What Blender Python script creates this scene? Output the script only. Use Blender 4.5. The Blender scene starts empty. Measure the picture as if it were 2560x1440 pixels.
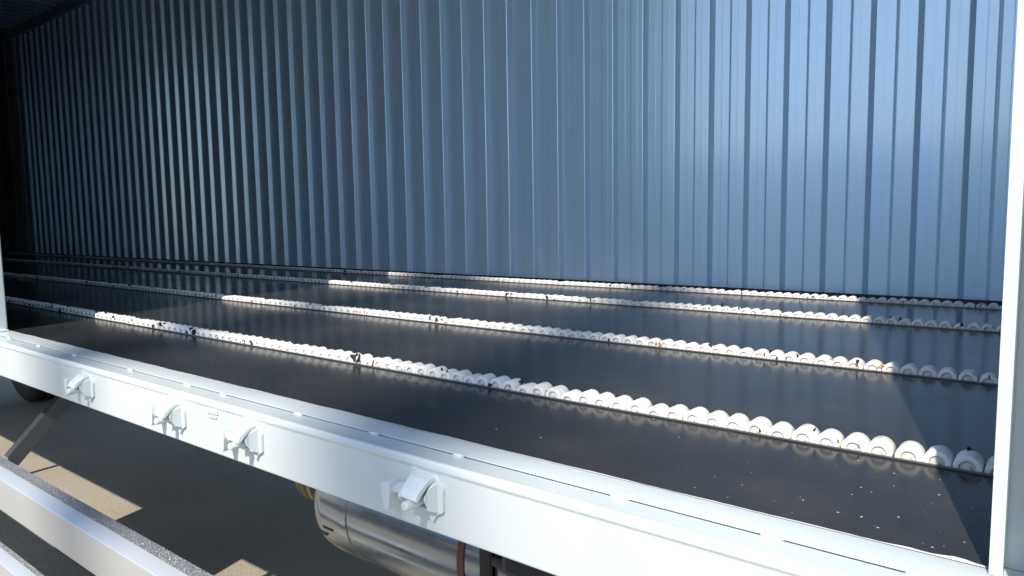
import bpy, bmesh, math, random
from mathutils import Vector, Matrix
random.seed(7)
G = 1.65                      # eye height above the ground; heights below are measured from the eye and lifted by G
scene = bpy.context.scene
COL = scene.collection

# ---------------------------------------------------------------- camera
cam_d = bpy.data.cameras.new('camera'); cam = bpy.data.objects.new('camera', cam_d); COL.objects.link(cam)
cam_d.sensor_width = 36; cam_d.lens = 36*1800/2560; cam_d.clip_start = .02; cam_d.clip_end = 3000
v1 = Vector((-1000-1280, 578-720, 1800)).normalized()
v2 = Vector((1400-1280, 18000-720, 1800)).normalized()
v2 = (v2 - v1*v1.dot(v2)).normalized()
X = -v1; Z = -v2; Y = Z.cross(X)
right = Vector((X[0], Y[0], Z[0])); down = Vector((X[1], Y[1], Z[1])); fwd = Vector((X[2], Y[2], Z[2]))
m = Matrix((right, -down, -fwd)).transposed().to_4x4(); m.translation = (0, 0, G)
cam.matrix_world = m
scene.camera = cam

# ---------------------------------------------------------------- sky and sun
SUN = Vector((.28, -1.0, 1.07)).normalized()      # towards the sun
w = bpy.data.worlds.new('World'); scene.world = w; w.use_nodes = True
nt = w.node_tree; nt.nodes.clear()
sky = nt.nodes.new('ShaderNodeTexSky'); sky.sky_type = 'NISHITA'; sky.sun_disc = False
sky.sun_elevation = math.asin(SUN.z); sky.sun_rotation = math.atan2(SUN.x, SUN.y)
sky.air_density = 1.0; sky.dust_density = .6; sky.ozone_density = 1.6
bg = nt.nodes.new('ShaderNodeBackground'); bg.inputs[1].default_value = .15
wo = nt.nodes.new('ShaderNodeOutputWorld')
nt.links.new(sky.outputs[0], bg.inputs[0]); nt.links.new(bg.outputs[0], wo.inputs[0])
sd = bpy.data.lights.new('sun', 'SUN'); sd.energy = 4.0; sd.angle = math.radians(.53); sd.color = (1, .93, .82)
so = bpy.data.objects.new('sun', sd); COL.objects.link(so)
so.rotation_euler = SUN.to_track_quat('Z', 'Y').to_euler()
scene.view_settings.view_transform = 'Standard'; scene.view_settings.look = 'None'
scene.view_settings.exposure = 0.66; scene.view_settings.gamma = 1

# ---------------------------------------------------------------- materials
def mat(name, base, rough=.5, metal=0.0, spec=.5, coat=0.0):
    mt = bpy.data.materials.new(name); mt.use_nodes = True
    b = mt.node_tree.nodes['Principled BSDF']
    b.inputs['Base Color'].default_value = (*base, 1); b.inputs['Roughness'].default_value = rough
    b.inputs['Metallic'].default_value = metal; b.inputs['Specular IOR Level'].default_value = spec
    b.inputs['Coat Weight'].default_value = coat
    return mt, mt.node_tree, b
def N(t, k, **kw):
    n = t.nodes.new(k)
    for a, v in kw.items(): setattr(n, a, v)
    return n
def noise(t, scale, detail=4, stretch=None, coord='Object', rough=.55):
    tc = N(t, 'ShaderNodeTexCoord'); mp = N(t, 'ShaderNodeMapping')
    if stretch: mp.inputs['Scale'].default_value = stretch
    n = N(t, 'ShaderNodeTexNoise'); n.inputs['Scale'].default_value = scale
    n.inputs['Detail'].default_value = detail; n.inputs['Roughness'].default_value = rough
    t.links.new(tc.outputs[coord], mp.inputs[0]); t.links.new(mp.outputs[0], n.inputs['Vector'])
    return n.outputs['Fac']
def ramp(t, fac, stops):
    r = N(t, 'ShaderNodeValToRGB'); e = r.color_ramp.elements
    while len(e) < len(stops): e.new(.5)
    for i, (p, c) in enumerate(stops):
        e[i].position = p; e[i].color = (*c, 1) if len(c) == 3 else c
    t.links.new(fac, r.inputs[0]); return r.outputs[0]
def g(v): return (v, v, v)
def bump(t, b, fac, strength, dist=.01, prev=None):
    bn = N(t, 'ShaderNodeBump'); bn.inputs['Strength'].default_value = strength; bn.inputs['Distance'].default_value = dist
    t.links.new(fac, bn.inputs['Height'])
    if prev: t.links.new(prev, bn.inputs['Normal'])
    t.links.new(bn.outputs[0], b.inputs['Normal']); return bn.outputs[0]

def mk_white():
    m_, t, b = mat('white_paint', (.78, .79, .77), .32, 0, .5, .25)
    f = noise(t, 3.0, 5, (1, 1, 1))
    t.links.new(ramp(t, f, [(.3, (.55, .605, .61)), (.6, (.61, .66, .66))]), b.inputs['Base Color'])
    f2 = noise(t, 9, 3, (.4, 1, 1)); bump(t, b, f2, .12, .004)
    return m_
WHITE = mk_white()
def mk_wall(name='blue_grey_sheet'):
    m_, t, b = mat(name, (.44, .55, .68), .36, .38, .5, 1.0)
    f = noise(t, 1.3, 3, (2.0, 1, .5), 'Object')
    t.links.new(ramp(t, f, [(.3, (.59, .79, .97)), (.7, (.66, .85, .98))]), b.inputs['Base Color'])
    b.inputs['Coat Roughness'].default_value = .14; b.inputs['Coat IOR'].default_value = 1.7
    return m_
WALL = mk_wall()
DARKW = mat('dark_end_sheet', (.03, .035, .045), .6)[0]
def mk_floor():
    m_, t, b = mat('film_faced_plywood', (.03, .03, .032), .25, 0, .09)
    f = noise(t, 4, 8, None, rough=.65)
    t.links.new(ramp(t, f, [(.3, (.018, .020, .023)), (.55, (.031, .031, .032)), (.8, (.052, .048, .044))]), b.inputs['Base Color'])
    f3 = noise(t, 3, 5, None); t.links.new(ramp(t, f3, [(.3, g(.13)), (.75, g(.24))]), b.inputs['Roughness'])
    f2 = noise(t, 260, 3); bump(t, b, f2, .05, .001)
    return m_
FLOOR = mk_floor()
def mk_roller():
    m_, t, b = mat('white_plastic', (.8, .79, .76), .4, 0, .4)
    oi = N(t, 'ShaderNodeObjectInfo')
    f = noise(t, 90, 5, None, 'Object', .7)
    a = N(t, 'ShaderNodeMath', operation='MULTIPLY_ADD'); a.inputs[1].default_value = .22
    t.links.new(oi.outputs['Random'], a.inputs[0]); t.links.new(f, a.inputs[2])
    t.links.new(ramp(t, a.outputs[0], [(.30, (.16, .14, .11)), (.42, (.62, .59, .53)), (.52, (.78, .77, .73)), (.9, (.84, .83, .80))]), b.inputs['Base Color'])
    return m_
ROLL = mk_roller()
HUB = mat('dirty_hub', (.58, .56, .52), .6)[0]
STEEL = mat('dull_track_steel', (.20, .21, .22), .45, .7)[0]
BLACK = mat('black_chassis_paint', (.012, .012, .014), .45)[0]
def mk_rubber():
    m_, t, b = mat('tyre_rubber', (.014, .014, .014), .75); return m_
RUBBER = mk_rubber()
def mk_stainless():
    m_, t, b = mat('stainless_shell', (.56, .52, .48), .24, 1)
    f = noise(t, 5, 5, (.15, 1.5, 1.5)); t.links.new(ramp(t, f, [(.3, (.27, .30, .33)), (.7, (.42, .455, .49))]), b.inputs['Base Color'])
    f3 = noise(t, 18, 4); t.links.new(ramp(t, f3, [(.3, g(.14)), (.7, g(.24))]), b.inputs['Roughness'])
    f2 = noise(t, 5, 2, (.3, 1, 1)); bump(t, b, f2, .12, .004); return m_
STAIN = mk_stainless()
BRASS = mat('tarnished_fitting', (.33, .27, .15), .5, .6)[0]
RUST = mat('rusty_strap', (.14, .07, .05), .7, .3)[0]
def mk_alu():
    m_, t, b = mat('anodised_rail', (.6, .6, .6), .42, .6)
    f = noise(t, 2, 4, (.3, 1, 1)); t.links.new(ramp(t, f, [(.3, (.58, .59, .59)), (.7, (.66, .67, .66))]), b.inputs['Base Color'])
    return m_
ALU = mk_alu()
def mk_tread():
    m_, t, b = mat('rough_cast_strip', (.45, .46, .47), .35, .8)
    f = noise(t, 240, 2, None, 'Object', .8); bump(t, b, f, 1.0, .004)
    t.links.new(ramp(t, f, [(.38, (.42, .43, .44)), (.62, (.95, .96, .98))]), b.inputs['Base Color']); return m_
TREAD = mk_tread()
def mk_ground():
    m_, t, b = mat('concrete_yard', (.34, .29, .22), .85)
    f = noise(t, 1.1, 8, rough=.6); f1 = noise(t, 95, 5, rough=.7)
    mx = N(t, 'ShaderNodeMix', data_type='RGBA', blend_type='MULTIPLY'); mx.inputs[0].default_value = 1
    t.links.new(ramp(t, f, [(.3, (.31, .275, .22)), (.7, (.41, .36, .29))]), mx.inputs[6])
    t.links.new(ramp(t, f1, [(.32, g(.45)), (.5, g(.95)), (.7, g(1.15))]), mx.inputs[7])
    t.links.new(mx.outputs[2], b.inputs['Base Color']); bump(t, b, f1, .8, .006); return m_
GROUND = mk_ground()
GRIME = mat('black_grime', (.02, .019, .018), .9)[0]
LEAF = mat('dry_leaf', (.42, .27, .13), .9)[0]
SEAL = mat('white_sealant', (.72, .73, .72), .6)[0]
FLECK = mat('pale_debris', (.42, .41, .38), .9)[0]
BRK = mat('dark_zinc_bracket', (.10, .11, .12), .35, .6)[0]
MAST = mat('galvanised_mast', (.35, .36, .37), .5, .5)[0]

# ---------------------------------------------------------------- helpers
def link(name, mesh, parent=None):
    o = bpy.data.objects.new(name, mesh); COL.objects.link(o)
    if parent: o.parent = parent
    return o
def obj(name, bm, mt, parent=None, smooth=False, loc=None):
    me = bpy.data.meshes.new(name); bmesh.ops.recalc_face_normals(bm, faces=bm.faces); bm.to_mesh(me); bm.free()
    for q in (mt if isinstance(mt, (list, tuple)) else [mt]): me.materials.append(q)
    if smooth:
        for p in me.polygons: p.use_smooth = True
        me.set_sharp_from_angle(angle=math.radians(38))
    o = link(name, me, parent)
    if loc: o.location = loc
    return o
def box(bm, x0, x1, y0, y1, z0, z1, bev=0):
    vs = [bm.verts.new((x, y, z+G)) for x in (x0, x1) for y in (y0, y1) for z in (z0, z1)]
    idx = [(0, 1, 3, 2), (4, 6, 7, 5), (0, 4, 5, 1), (2, 3, 7, 6), (0, 2, 6, 4), (1, 5, 7, 3)]
    fs = [bm.faces.new([vs[i] for i in f]) for f in idx]
    if bev:
        es = list({e for f in fs for e in f.edges})
        bmesh.ops.bevel(bm, geom=es, offset=bev, segments=2, affect='EDGES', profile=.5)
def prism(bm, prof, x0, x1):                 # closed profile in (y, z) pulled along x
    a = [bm.verts.new((x0, y, z+G)) for y, z in prof]; b = [bm.verts.new((x1, y, z+G)) for y, z in prof]
    n = len(prof)
    for i in range(n): bm.faces.new((a[i], a[(i+1) % n], b[(i+1) % n], b[i]))
    bm.faces.new(a); bm.faces.new(b[::-1])
def vprism(bm, prof, z0, z1):                # closed profile in (x, y) pulled upwards
    a = [bm.verts.new((x, y, z0+G)) for x, y in prof]; b = [bm.verts.new((x, y, z1+G)) for x, y in prof]
    n = len(prof)
    for i in range(n): bm.faces.new((a[i], a[(i+1) % n], b[(i+1) % n], b[i]))
    bm.faces.new(a); bm.faces.new(b[::-1])
def lathe(bm, prof, c, axis='y', seg=32, mats=None, close=True):   # prof: (along, radius)
    rings = []
    for s, r in prof:
        ring = []
        for k in range(seg):
            a = 2*math.pi*k/seg; p, q = r*math.cos(a), r*math.sin(a)
            v = (c[0]+p, c[1]+s, c[2]+q) if axis == 'y' else (c[0]+s, c[1]+p, c[2]+q)
            ring.append(bm.verts.new(v))
        rings.append(ring)
    for i in range(len(rings)-1):
        for k in range(seg):
            f = bm.faces.new((rings[i][k], rings[i][(k+1) % seg], rings[i+1][(k+1) % seg], rings[i+1][k]))
            if mats: f.material_index = mats[i]
    if close:
        f = bm.faces.new(rings[0][::-1]); f2 = bm.faces.new(rings[-1])
        if mats: f.material_index = mats[0]; f2.material_index = mats[-1]
def round_prof(pts, r, n=3):                 # round the corners of a polygon
    out = []
    L = len(pts)
    for i, p in enumerate(pts):
        p = Vector(p); a = Vector(pts[i-1]); b = Vector(pts[(i+1) % L]); rr = r[i] if isinstance(r, (list, tuple)) else r
        if rr <= 0: out.append(tuple(p)); continue
        u = (a-p).normalized(); v = (b-p).normalized(); rr = min(rr, (a-p).length*.49, (b-p).length*.49)
        for k in range(n+1):
            s = k/n; q = (p+u*rr)*(1-s)**2 + p*2*s*(1-s) + (p+v*rr)*s*s
            out.append(tuple(q))
    return out
def copy(o, parent, **kw):
    c = o.copy(); COL.objects.link(c); c.parent = parent
    for k, v in kw.items(): setattr(c, k, v)
    return c

# ---------------------------------------------------------------- ground
bm = bmesh.new(); box(bm, -900, 900, -900, 900, -G-.3, -G)
gr = obj('ground', bm, GROUND); gr['kind'] = 'structure'

# ---------------------------------------------------------------- the truck
truck = bpy.data.objects.new('cargo_truck', None); COL.objects.link(truck); truck.location = (0, 0, 0)
truck['label'] = 'white cargo truck body with open side, dark floor and rows of white rollers'
truck['category'] = 'truck'

XL, XR = -9.62, 1.35           # inner ends of the cargo box
YN, YW = .766, 3.10            # near floor edge, far wall
FZ, CZ = -.330, 2.20           # floor and ceiling heights
tracks = [1.052, 1.620, 2.330, 2.872]; TW = .037

# floor sheets between the tracks
edges = [YN] + [e for y in tracks for e in (y-.0015, y+TW+.0015)] + [YW]
for i in range(0, len(edges), 2):
    x = XL
    while x < XR:
        x1 = min(x+2.44, XR)
        bm = bmesh.new(); box(bm, x+.0006, x1-.0006, edges[i], edges[i+1], FZ-.021, FZ)
        obj('floor_panel', bm, FLOOR, truck); x = x1

# rollers
def roller_bm(bm, c, seg=18, r=.0167, L=.0355):
    prof = [(-.0035, .0032), (-.0035, .0036), (.0025, .0036), (.0035, .0082), (.0008, .0098), (0, .0122), (.0012, r-.0007), (.003, r), (L-.003, r), (L-.001, r-.001), (L, r-.003), (L, .004)]
    lathe(bm, prof, c, 'y', seg, [1, 1, 1, 1, 0, 0, 0, 0, 0, 0, 0])
bm = bmesh.new(); roller_bm(bm, (0, 0, 0))
proto = obj('roller', bm, [ROLL, HUB], None, True)
proto_used = False
PITCH = .0340
limit = [-4.05, -2.75, -2.3, -1.9]
count = 0
for ti, ty in enumerate(tracks):
    bm = bmesh.new()
    # U channel with thin lips lying on the floor
    prof = [(ty-.001, FZ-.030), (ty-.001, FZ+.0030), (ty-.0042, FZ+.0030), (ty-.0042, FZ+.0012), (ty-.0025, FZ+.0010), (ty-.0025, FZ-.032),
            (ty+TW+.0025, FZ-.032), (ty+TW+.0025, FZ+.0010), (ty+TW+.0042, FZ+.0012), (ty+TW+.0042, FZ+.0030), (ty+TW+.001, FZ+.0030), (ty+TW+.001, FZ-.030)]
    prism(bm, prof, XL, XR)
    tr = obj('roller_track', bm, STEEL, truck)
    rest = bmesh.new()
    n = int((XR-XL)/PITCH)
    x = XR-.03+random.uniform(0, .02)
    k = 0
    while x > XL+.03:
        low = 0
        q = random.random()
        if q < .14: low = random.uniform(.001, .005)
        c = (x+random.uniform(-.0012, .0012), ty+.0015+random.uniform(0, .001), FZ+.0026-low+random.uniform(-.0006, .0006)+G)
        if limit[ti] < x < .2 and count < 300:
            if not proto_used:
                o = proto; o.parent = tr; proto_used = True
            else: o = copy(proto, tr)
            o.location = c; o.rotation_euler = (random.uniform(-.03, .03), random.uniform(0, 6.28), random.uniform(-.03, .03)); count += 1
        else:
            roller_bm(rest, c, 12)
        x -= PITCH
    gm = bmesh.new(); gx = XR-.3
    while gx > -6.5:
        gx -= random.choice((.008, .01, .015, .02, .035, .10)) * random.uniform(.6, 1.4)
        if random.random() < .2: continue
        s_ = random.choice((.002, .003, .004, .0055, .007))*random.uniform(.8, 1.2); cy = ty+random.choice((.0, .003, .006, .018, .034)); cz = FZ+random.uniform(.002, .014)+G
        vv = [gm.verts.new((gx+s_*random.uniform(-1, 1), cy+s_*random.uniform(-1, 1), cz+s_*random.uniform(-1, 2))) for _ in range(6)]
        bmesh.ops.convex_hull(gm, input=vv)
    go = obj('track_grime', gm, GRIME, tr); go['kind'] = 'stuff'
    if ti == 1:
        lm = bmesh.new()
        for lx in (-.31, -.318, -.82, -.828, -1.55):
            s_ = .0065; vv = [lm.verts.new((lx+s_*random.uniform(-1, 1), ty+.004+s_*random.uniform(-1, 1), FZ+.008+G+s_*random.uniform(-1, 1.4))) for _ in range(6)]
            bmesh.ops.convex_hull(lm, input=vv)
        lo_ = obj('dry_leaf_crumbs', lm, LEAF, tr); lo_['kind'] = 'stuff'
    ro = obj('distant_rollers', rest, [ROLL, HUB], tr, True); ro['kind'] = 'stuff'

# far side wall, made of folded sheet modules
MOD = .1615
def module_bm(z0, z1, w=MOD, d=.026, a=.070, s1=.0115, s2=.014):
    b = bmesh.new(); r = .0042
    pts = [(0, 0), (a, 0), (a+s1, -d), (w-s2, -d), (w, 0)]
    line = [(0, 0)]
    for i in (1, 2, 3):
        p = Vector(pts[i]); u = (Vector(pts[i-1])-p).normalized(); v = (Vector(pts[i+1])-p).normalized()
        for k in range(5):
            s = k/4; q = (p+u*r)*(1-s)**2 + p*2*s*(1-s) + (p+v*r)*s*s; line.append(tuple(q))
    line += [(w, 0)]
    # a faint stiffening crease in each wide flat
    def crease(xc, base): return [(xc-.003, base), (xc, base-.0003), (xc+.003, base)]
    line = line[:1]+crease(.036, 0)+line[1:11]+crease(a+s1+.033, -d)+line[11:]
    za, zb = b, b
    lo = [b.verts.new((x, y, z0+G)) for x, y in line]; hi = [b.verts.new((x, y, z1+G)) for x, y in line]
    lb = [b.verts.new((x, y+.0012, z0+G)) for x, y in line]; hb = [b.verts.new((x, y+.0012, z1+G)) for x, y in line]
    for i in range(len(line)-1):
        b.faces.new((lo[i], lo[i+1], hi[i+1], hi[i])); b.faces.new((lb[i+1], lb[i], hb[i], hb[i+1]))
    b.faces.new([*lo, *lb[::-1]]); b.faces.new([*hi[::-1], *hb])
    return b
bm = bmesh.new()                             # kick rail, top rail and outer skin of the far wall
box(bm, XL, XR, YW+.004, YW+.03, FZ-.10, CZ+.10)
pass
wall = obj('side_wall', bm, WALL, truck)
bm = bmesh.new(); box(bm, XL, XR, YW-.033, YW-.029, FZ+.0004, FZ+.009); obj('base_joint', bm, BLACK, wall)
bm = bmesh.new(); prism(bm, [(YW+.002, CZ-.11), (YW-.031, CZ-.11), (YW-.031, CZ-.085), (YW-.075, CZ-.02), (YW-.085, CZ-.001), (YW+.002, CZ-.001)], XL, XR)
obj('top_trim', bm, WALL, wall)
first = obj('wall_panel', module_bm(FZ+.0006, CZ-.09), WALL, wall)
x = -.3375; xs = []
k0 = math.ceil((XL-x)/MOD); k1 = math.floor((XR-x)/MOD)-1
for i, k in enumerate(range(k0, k1+1)):
    o = first if i == 0 else copy(first, wall)
    o.location = (x+k*MOD, YW+random.uniform(-.0006, .0006), 0); o.rotation_euler = (random.uniform(-.0006, .0006), 0, random.uniform(-.003, .003))
# end walls
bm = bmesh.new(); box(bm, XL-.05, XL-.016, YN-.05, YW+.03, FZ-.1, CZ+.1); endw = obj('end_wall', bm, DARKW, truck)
bm = bmesh.new(); box(bm, XR+.016, XR+.05, YN-.05, YW+.03, FZ-.1, CZ+.1); endr = obj('end_wall', bm, WALL, truck)
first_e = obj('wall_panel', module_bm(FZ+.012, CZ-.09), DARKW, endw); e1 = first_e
i = 0
y = YN-.03
while y+MOD < YW:
    a = e1 if i == 0 else copy(first_e, endw)
    a.rotation_euler = (0, 0, math.pi/2); a.location = (XL, y, 0)
    b = copy(first, endr); b.rotation_euler = (0, 0, -math.pi/2); b.location = (XR, y+MOD, 0)
    y += MOD; i += 1
# roof with cross corrugated ceiling
bm = bmesh.new(); box(bm, XL-.05, XR+.05, .673, YW+.03, CZ+.02, CZ+.07); roof = obj('roof', bm, WALL, truck)
b = module_bm(0, YW-.70)                     # same folded sheet laid across the roof
for v in b.verts:
    xx, yy, zz = v.co; v.co = (xx, .70+(zz-G), CZ+G+yy)
cp = obj('ceiling_panel', b, WALL, roof)
i = 0; x = XL
while x+MOD < XR:
    o = cp if i == 0 else copy(cp, roof)
    o.location = (x, 0, random.uniform(-.001, .001)); x += MOD; i += 1
# header beam over the opening
bm = bmesh.new(); box(bm, XL-.05, XR+.05, .673, .76, 2.13, CZ+.018, .006); obj('header_beam', bm, WHITE, truck)

# sill beam
bm = bmesh.new()
prof = round_prof([(.766, FZ+.0022), (.7175, FZ+.0020), (.7175, FZ+.0010), (.7225, FZ+.0008), (.7225, FZ-.010), (.7158, FZ-.010), (.7158, FZ+.0006), (.6835, FZ-.0015), (.680, FZ+.003), (.6725, FZ+.0025), (.671, FZ-.008),
                   (.6735, FZ-.012), (.6735, -.428), (.700, -.428), (.700, -.405), (.766, -.395)],
                  [.0015, .0005, 0, 0, 0, 0, .0010, .003, .0025, .004, .003, .002, .004, .002, 0, 0], 3)
prism(bm, prof, XL-.05, XR+.05)
sill = obj('sill_beam', bm, WHITE, truck, True)
for wx in (-2.45, -2.22, -1.98, -1.67, -1.42, -1.28, -1.04, -.845, -.667, -.412, -.237, -.10):      # weld beads that bridge the groove
    bm = bmesh.new(); bmesh.ops.create_uvsphere(bm, u_segments=12, v_segments=8, radius=1)
    for v in bm.verts: v.co = Vector((v.co.x*.013*random.uniform(.7, 1.2), v.co.y*.0045, v.co.z*.0032)) + Vector((wx, .7165, FZ+.0012+G))
    obj('weld_bead', bm, WHITE, sill, True)
# uneven sealant line along the floor edge
bm = bmesh.new(); pts = []
x = -2.62; ph = random.random()
while x < -.052:
    s = .0016 + .0014*math.sin(x*37+ph)*math.sin(x*11)+random.uniform(0, .0012)
    if x > -.17: s += .011*(1-abs(x+.075)/.1)*(.6+.4*math.sin(x*140)) if x > -.16 else 0
    pts.append((x, max(s, .0006))); x += .009
for i in range(len(pts)-1):
    (xa, sa), (xb, sb) = pts[i], pts[i+1]
    va = [bm.verts.new(p) for p in ((xa, YN-.002, FZ+.0032+G), (xa, YN+sa*.6, FZ+.0028+G), (xa, YN+sa, FZ+.0002+G))] if i == 0 else last
    vb = [bm.verts.new(p) for p in ((xb, YN-.002, FZ+.0032+G), (xb, YN+sb*.6, FZ+.0028+G), (xb, YN+sb, FZ+.0002+G))]
    bm.faces.new((va[0], va[1], vb[1], vb[0])); bm.faces.new((va[1], va[2], vb[2], vb[1])); last = vb
obj('sealant_line', bm, SEAL, sill)

# latch brackets on the face of the sill
def bracket():
    bm = bmesh.new(); F = .6735
    def slab(pts, y0, y1):                   # outline in (x, z) about the bracket centre, from y0 (back) to y1 (front)
        a = [bm.verts.new((x, y0, z)) for x, z in pts]; b_ = [bm.verts.new((x, y1, z)) for x, z in pts]; n = len(pts)
        for i in range(n): bm.faces.new((a[i], a[(i+1) % n], b_[(i+1) % n], b_[i]))
        bm.faces.new(a); bm.faces.new(b_[::-1])
    # shield shaped base plate with a pointed tail
    slab(round_prof([(-.030, .034), (.026, .030), (.040, .012), (.038, -.026), (.026, -.030), (.016, -.046), (.008, -.030), (-.030, -.024), (-.036, .010)], .003, 2), F, F-.005)
    # hooded hook housing: roof slopes outward, cheeks on both sides, open below
    def hexa(p):                             # 8 points: back four then front four
        v = [bm.verts.new(q) for q in p]
        for f in ((0, 1, 2, 3), (7, 6, 5, 4), (0, 4, 5, 1), (1, 5, 6, 2), (2, 6, 7, 3), (3, 7, 4, 0)): bm.faces.new([v[i] for i in f])
    def side(prof, xa, xb):                  # side view outline in (y, z) pulled along x, xa/xb may taper with depth
        n = len(prof); A = [bm.verts.new((xa+(-y)*.22, F+y, z+.0)) for y, z in prof]; B = [bm.verts.new((xb-(-y)*.10, F+y, z-.002)) for y, z in prof]
        for i in range(n): bm.faces.new((A[i], A[(i+1) % n], B[(i+1) % n], B[i]))
        bm.faces.new(A); bm.faces.new(B[::-1])
    side(round_prof([(-.004, .031), (-.016, .027), (-.034, .013), (-.040, .002), (-.035, -.001), (-.028, .008), (-.015, .020), (-.004, .023)], .003, 3), -.020, .024)
    side(round_prof([(-.004, .022), (-.018, .017), (-.030, .006), (-.024, -.010), (-.014, -.020), (-.004, -.026)], .004, 3), .022, .029)
    side(round_prof([(-.004, .024), (-.022, .020), (-.040, .004), (-.034, -.006), (-.016, -.006), (-.004, -.008)], .004, 3), -.020, -.014)
    # short peg inside and the ledge under it
    lathe(bm, [(-.046, .006), (-.044, .0075), (-.004, .008)], (.004, F, -.008), 'y', 12)
    hexa([(-.020, F-.004, -.018), (.026, F-.004, -.020), (.026, F-.004, -.026), (-.020, F-.004, -.024),
          (-.012, F-.014, -.018), (.022, F-.014, -.020), (.022, F-.014, -.024), (-.012, F-.014, -.022)])
    # arm reaching left to a hanging rounded thumb tab
    hexa([(-.052, F-.010, .006), (-.018, F-.010, .012), (-.018, F-.010, -.002), (-.052, F-.010, -.006),
          (-.052, F-.022, .002), (-.014, F-.030, .008), (-.014, F-.030, .000), (-.052, F-.022, -.006)])
    slab(round_prof([(-.068, .010), (-.050, .014), (-.046, -.006), (-.050, -.032), (-.060, -.034), (-.066, -.008)], .005, 3), F-.012, F-.030)
    bmesh.ops.bevel(bm, geom=[e for e in bm.edges], offset=.0008, segments=1, affect='EDGES')
    return bm
br = obj('latch_bracket', bracket(), WHITE, sill)
for i, (bx, bz) in enumerate(((-1.795, 0), (-1.378, 0), (-1.116, 0), (-.690, 0))):
    o = br if i == 0 else copy(br, sill)
    o.scale = (.9, 1, .9); o.location = (bx, 0, -.371+G); o.rotation_euler = (0, random.uniform(-.05, .05), 0)
bm = bmesh.new(); box(bm, -1.262, -1.225, .6705, .6733, -.352, -.345, .001); box(bm, -1.256, -1.230, .6705, .6733, -.360, -.356, .001)
obj('scuffed_weld_mark', bm, WHITE, sill)

# posts at the two ends of the opening
bm = bmesh.new()
box(bm, -2.76, -2.628, .6745, .768, FZ+.003, 2.129, .004)
lp = obj('centre_post', bm, WHITE, truck)
bm = bmesh.new(); box(bm, -2.80, -2.600, .676, .762, FZ+.0028, FZ+.0075, .0015); obj('foot_plate', bm, WHITE, lp)
bm = bmesh.new()
vprism(bm, [(-.0525, .752), (-.0420, .752), (-.0420, .776), (-.0215, .776), (-.0215, .70), (.12, .70), (.12, .83), (-.0525, .83)], FZ+.003, 2.129)
rp = obj('rear_post', bm, WHITE, truck)
bm = bmesh.new(); box(bm, -.0418, -.0217, .7664, .7757, FZ-.02, FZ+.0028); obj('post_filler', bm, WHITE, rp)
# closed side panels beyond the two posts
bm = bmesh.new(); box(bm, XL-.05, -2.762, .69, .715, FZ+.003, 2.129); cs = obj('closed_side_panel', bm, WALL, truck)
bm = bmesh.new(); box(bm, .122, XR+.05, .69, .715, FZ+.003, 2.129); obj('closed_side_panel', bm, WALL, truck)

# side guard below the sill
guard = bpy.data.objects.new('side_guard', None); COL.objects.link(guard); guard.parent = truck; guard.location = (-2.6, .7, G-.9)
guard.location = (0, 0, 0)
def rail(zt, y0, y1, h, name='guard_rail'):
    bm = bmesh.new()
    prism(bm, round_prof([(y1, zt+.0155), (y0, zt), (y0, zt-h), (y0+.012, zt-h), (y0+.012, zt-.004), (y1, zt+.0105)], [.001, .003, .003, 0, 0, .001], 4), XL+2.9, .4)
    r_ = obj(name, bm, ALU, guard, True)
    return r_
r1 = rail(-.750, .673, .702, .098)
bm = bmesh.new(); prism(bm, [(.7021, -.7345), (.7021, -.742), (.7335, -.742), (.7335, -.7345)], XL+2.9, .4); t1 = obj('rough_strip', bm, TREAD, guard)
r2 = rail(-1.030, .673, .702, .098)
bm = bmesh.new(); prism(bm, [(.7021, -1.0145), (.7021, -1.022), (.7155, -1.022), (.7155, -1.0145)], XL+2.9, .4); obj('rough_strip', bm, TREAD, guard)
for zt in (-.75, -1.03):
    bm = bmesh.new(); box(bm, XL+2.9, .4, 3.08, 3.12, zt-.12, zt, .004); obj('added_far_rail', bm, ALU, guard)  # hidden far-side rails, added to keep sky light from under the truck
def strut(x):
    bm = bmesh.new()
    # folded bracket: rises from the rail, slants inward under the floor
    prism(bm, [(.742, -.765), (.742, -.735), (.93, -.545), (1.10, -.545), (1.10, -.585), (.945, -.585), (.768, -.765)], x-.004, x+.004)
    prism(bm, [(.742, -.735), (.93, -.545), (1.10, -.545), (1.10, -.541), (.928, -.541), (.739, -.732)], x-.030, x+.004)
    return bm
for x in (-2.64, -5.18, -7.0, .1): obj('guard_bracket', strut(x), BRK, guard)
# unseen thin plate added beside the rail, stops sun coming through the gap
bm = bmesh.new(); box(bm, -3.90, -2.86, .69, .73, -1.02, -.43, .006); obj('gap_shade_plate', bm, BLACK, guard)

# under-floor frame
fr = bmesh.new()
box(fr, XL, XR, 1.42, 1.50, -.75, -.50); box(fr, XL, XR, 2.36, 2.44, -.75, -.50)
obj('chassis_frame', fr, BLACK, truck)
x = XL+.1
cm = None
while x < XR:
    if cm is None:
        bm = bmesh.new(); box(bm, 0, .06, .705, 3.12, -.425, -.355); cm = obj('cross_member', bm, BLACK, truck); o = cm
    else: o = copy(cm, truck)
    o.location = (x, 0, 0); x += .48

bm = bmesh.new(); box(bm, -5.2, -1.6, 2.62, 3.08, -1.25, -.46, .03); obj('unseen_light_block', bm, BLACK, truck)  # hidden far-side block, added to cut light on the ground below
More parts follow.
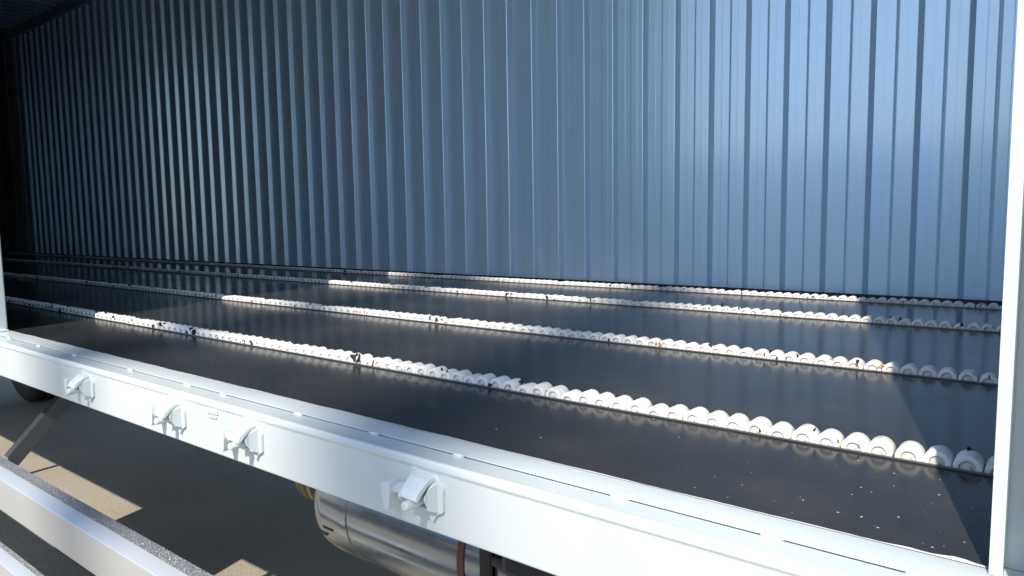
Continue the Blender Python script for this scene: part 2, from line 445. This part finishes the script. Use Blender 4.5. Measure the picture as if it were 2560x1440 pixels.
# muffler: stainless can under the sill
mz = -.592; my = 1.0; mr = .132
bm = bmesh.new()
prof = [(-1.245, .070), (-1.251, .085), (-1.250, mr-.030), (-1.240, mr-.012), (-1.222, mr-.003), (-1.200, mr), (-1.140, mr), (-1.1385, mr-.003), (-1.135, mr-.003), (-1.1335, mr), (.30, mr), (.34, mr-.02), (.35, .05)]
lathe(bm, prof, (0, my, mz+G), 'x', 56)
muf = obj('muffler', bm, STAIN, truck, True)
bm = bmesh.new(); lathe(bm, [(a+.08, b) for a, b in [(-1.480, .030), (-1.482, .052), (-1.470, .058), (-1.452, .058), (-1.448, .048), (-1.436, .048), (-1.432, .060), (-1.418, .060), (-1.414, .050), (-1.320, .052)]], (0, my, mz+.0+G), 'x', 32)
e_ = bmesh.new(); box(e_, -1.215, -1.180, my-mr-.0012, my-mr+.004, -.640, -.636); obj('dark_slot', e_, BLACK, muf)
e_ = bmesh.new(); lathe(e_, [(-1.139, mr-.002), (-1.139, mr+.0022), (-1.119, mr+.0022), (-1.119, mr-.002)], (0, my, mz+G), 'x', 56, close=False); obj('seam_band', e_, STAIN, muf, True)
obj('pipe_coupling', bm, BRASS, muf, True)
bm = bmesh.new()
for k in range(3): lathe(bm, [(-1.385+k*.024, .0015), (-1.380+k*.024, .0615), (-1.375+k*.024, .0015)], (0, my, mz+G), 'x', 24)
obj('coupling_rib', bm, BRASS, muf, True)
bm = bmesh.new(); lathe(bm, [(-.818, mr-.004), (-.818, mr+.003), (-.804, mr+.003), (-.804, mr-.004)], (0, my, mz+G), 'x', 56, close=False)
obj('rusty_band', bm, RUST, muf, True)
bm = bmesh.new(); box(bm, -.757, -.736, my-mr-.012, my-mr-.004, -.90, -.42); box(bm, -.757, -.736, my-mr-.012, my+.1, -.44, -.42)
obj('hanger_bar', bm, BLACK, muf)
bm = bmesh.new(); box(bm, -.668, -.25, .80, .855, -.540, -.44, .012); lathe(bm, [(-.70, .010), (-.665, .016)], (0, .83, -.535+G), 'x', 16)
obj('cable_box', bm, BLACK, truck)
bm = bmesh.new()
for (px, py, pz, r_) in ((0, .90, -.50, .010), (0, .93, -.515, .008)):
    lathe(bm, [(-6.4, r_), (.9, r_)], (0, py, pz+G), 'x', 10)
obj('air_pipe', bm, BLACK, truck, True)

# rear wheels
def tyre_bm(c, wdt, R):
    bm = bmesh.new(); h = wdt/2
    pr = [(-h*.72, R*.56), (-h*.95, R*.66), (-h, R*.80), (-h*.93, R*.94), (-h*.80, R*.985)]
    for k in range(4):
        a = -h*.70+k*h*.40
        pr += [(a, R), (a+h*.28, R), (a+h*.30, R*.975), (a+h*.38, R*.975)]
    pr = pr[:-2]
    pr += [(h*.80, R*.985), (h*.93, R*.94), (h, R*.80), (h*.95, R*.66), (h*.72, R*.56)]
    lathe(bm, pr, c, 'y', 48); return bm
R_ = .52
for wx in (-7.66,):
    for wy in (.93, 1.23, 2.45, 2.75):
        t_ = obj('wheel', tyre_bm((wx, wy, R_+.002), .27, R_), RUBBER, truck, True)
        bm = bmesh.new(); lathe(bm, [(-.10, .06), (-.10, .20), (-.04, .24), (-.04, .29), (.10, .289)], (wx, wy, R_+.002), 'y', 32)
        obj('rim', bm, MAST, t_, True)
    bm = bmesh.new(); lathe(bm, [(.8, .05), (1.6, .06), (1.7, .17), (1.84, .22), (1.98, .17), (2.1, .06), (2.9, .05)], (wx, 0, R_), 'y', 24)
    obj('axle', bm, BLACK, truck, True)

# ---------------------------------------------------------------- pale flecks scattered on the floor
bm = bmesh.new()
def fleck(x, y, s):
    n = random.randint(5, 7); a0 = random.uniform(0, 6.28)
    ring = []; st = random.uniform(.5, 1)
    for k in range(n):
        a = a0+2*math.pi*k/n; r = s*random.uniform(.7, 1.2)
        px, py = r*math.cos(a), r*st*math.sin(a)
        ring.append(bm.verts.new((x+px, y+py, FZ+.0004+G)))
    top = bm.verts.new((x, y, FZ+.0004+s*.35+G))
    for k in range(n): bm.faces.new((ring[k], ring[(k+1) % n], top))
random.seed(11)
for i in range(62):
    x = -.06-abs(random.gauss(0, .26)); y = random.uniform(.785, 1.04)
    fleck(x, y, random.choice((.0006, .0008, .0011, .0016)))
for i in range(45):
    x = random.uniform(-2.5, -.1); y = random.uniform(.8, 2.8)
    if any(t-.006 < y < t+TW+.006 for t in tracks): continue
    fleck(x, y, random.choice((.0008, .001, .0016)))
fl = obj('floor_debris', bm, FLECK); fl['kind'] = 'stuff'
fl['label'] = 'pale crumbs of debris scattered over the dark floor'; fl['category'] = 'debris'

# ---------------------------------------------------------------- unseen masts added to cast soft shadow bands across the truck
for (sx, py, lab) in ((-1.97, -24.0, 'unseen tall mast added to cast a soft shadow band, farther from the truck'), (-.81, -20.0, 'unseen tall mast added to cast a soft shadow band, nearer to the truck')):
    mx = sx+.28*(.66-py)
    ms = bpy.data.objects.new('shadow_mast', None); COL.objects.link(ms); ms.location = (mx, py, 0)
    ms['label'] = lab; ms['category'] = 'shadow mast'; ms['group'] = 'added shadow masts'
    bm = bmesh.new(); rings = []
    for z, r in ((0, .24), (.3, .19), (15, .18), (31, .17)):
        rings.append([bm.verts.new((r*math.cos(a*math.pi/6), r*math.sin(a*math.pi/6), z)) for a in range(12)])
    for i in range(3):
        for k in range(12): bm.faces.new((rings[i][k], rings[i][(k+1) % 12], rings[i+1][(k+1) % 12], rings[i+1][k]))
    bm.faces.new(rings[-1])
    obj('shadow_mast_pole', bm, MAST, ms, True)
    bm = bmesh.new()
    for a in range(4):
        ca, sa = math.cos(a*math.pi/2), math.sin(a*math.pi/2)
        c = Vector((ca*.9, sa*.9, 31.1))
        bmesh.ops.create_cube(bm, size=1, matrix=Matrix.Translation(c) @ Matrix.Diagonal((.5, .5, .15, 1)))
        bmesh.ops.create_cube(bm, size=1, matrix=Matrix.Translation(c*.5+Vector((0, 0, 15.5))) @ Matrix.Diagonal((.9 if ca*ca > .5 else .06, .9 if sa*sa > .5 else .06, .06, 1)))
    obj('shadow_mast_head', bm, MAST, ms)

# ---------------------------------------------------------------- an unseen second truck, added alongside for the sheet wall to mirror
def reflection_truck(x0, y0):
    t = bpy.data.objects.new('added_reflection_truck', None); COL.objects.link(t); t.location = (x0, y0, 0)
    t['label'] = 'unseen pale blue box truck added for its dim reflection in the wall'; t['category'] = 'truck'
    def part(name, boxes, mt, bev=.02, parent=None):
        b = bmesh.new()
        for q in boxes: box(b, *q[:4], q[4]-G, q[5]-G, bev)
        return obj(name, b, mt, parent or t)
    blue = mat('blue_truck_paint', (.36, .53, .74), .35, 0, .5, .4)[0]
    glass = mat('dark_window_glass', (.02, .025, .03), .05, 0, .8)[0]
    part('cargo_box', [(-5.0, 3.2, -2.1, 0, .95, 2.52)], blue, .03)
    rb = part('cargo_rib', [(-5.0+k*.68, -4.94+k*.68, .001, .018, 1.0, 2.48) for k in range(12)], blue, .004)
    part('chassis_beam', [(-5.0, 4.6, -1.5, -1.4, .62, .93), (-5.0, 4.6, -.7, -.6, .62, .93)], BLACK, .01)
    cab = part('cab', [(3.4, 5.2, -2.05, -.05, .62, 1.35), (3.4, 5.0, -2.0, -.10, 1.352, 2.25)], blue, .10)
    part('side_window', [(3.75, 4.75, -.1, -.085, 1.48, 2.08)], glass, .004, cab)
    part('windscreen', [(5.0, 5.012, -1.85, -.25, 1.45, 2.12)], glass, .004, cab)
    part('headlight', [(5.2, 5.22, -.45, -.2, .80, .98)], mat('lamp_lens', (.7, .7, .68), .1)[0], .004, cab)
    for wx in (-3.6, 4.2):
        for wy in (-.20, -1.9):
            wl = obj('wheel', tyre_bm((wx, wy, .402), .26, .40), RUBBER, t, True)
            b = bmesh.new(); lathe(b, [(-.09, .05), (-.09, .16), (-.03, .19), (-.03, .22), (.09, .219)], (wx, wy, .402), 'y', 24); obj('rim', b, MAST, wl, True)
reflection_truck(-2.2, -4.0)
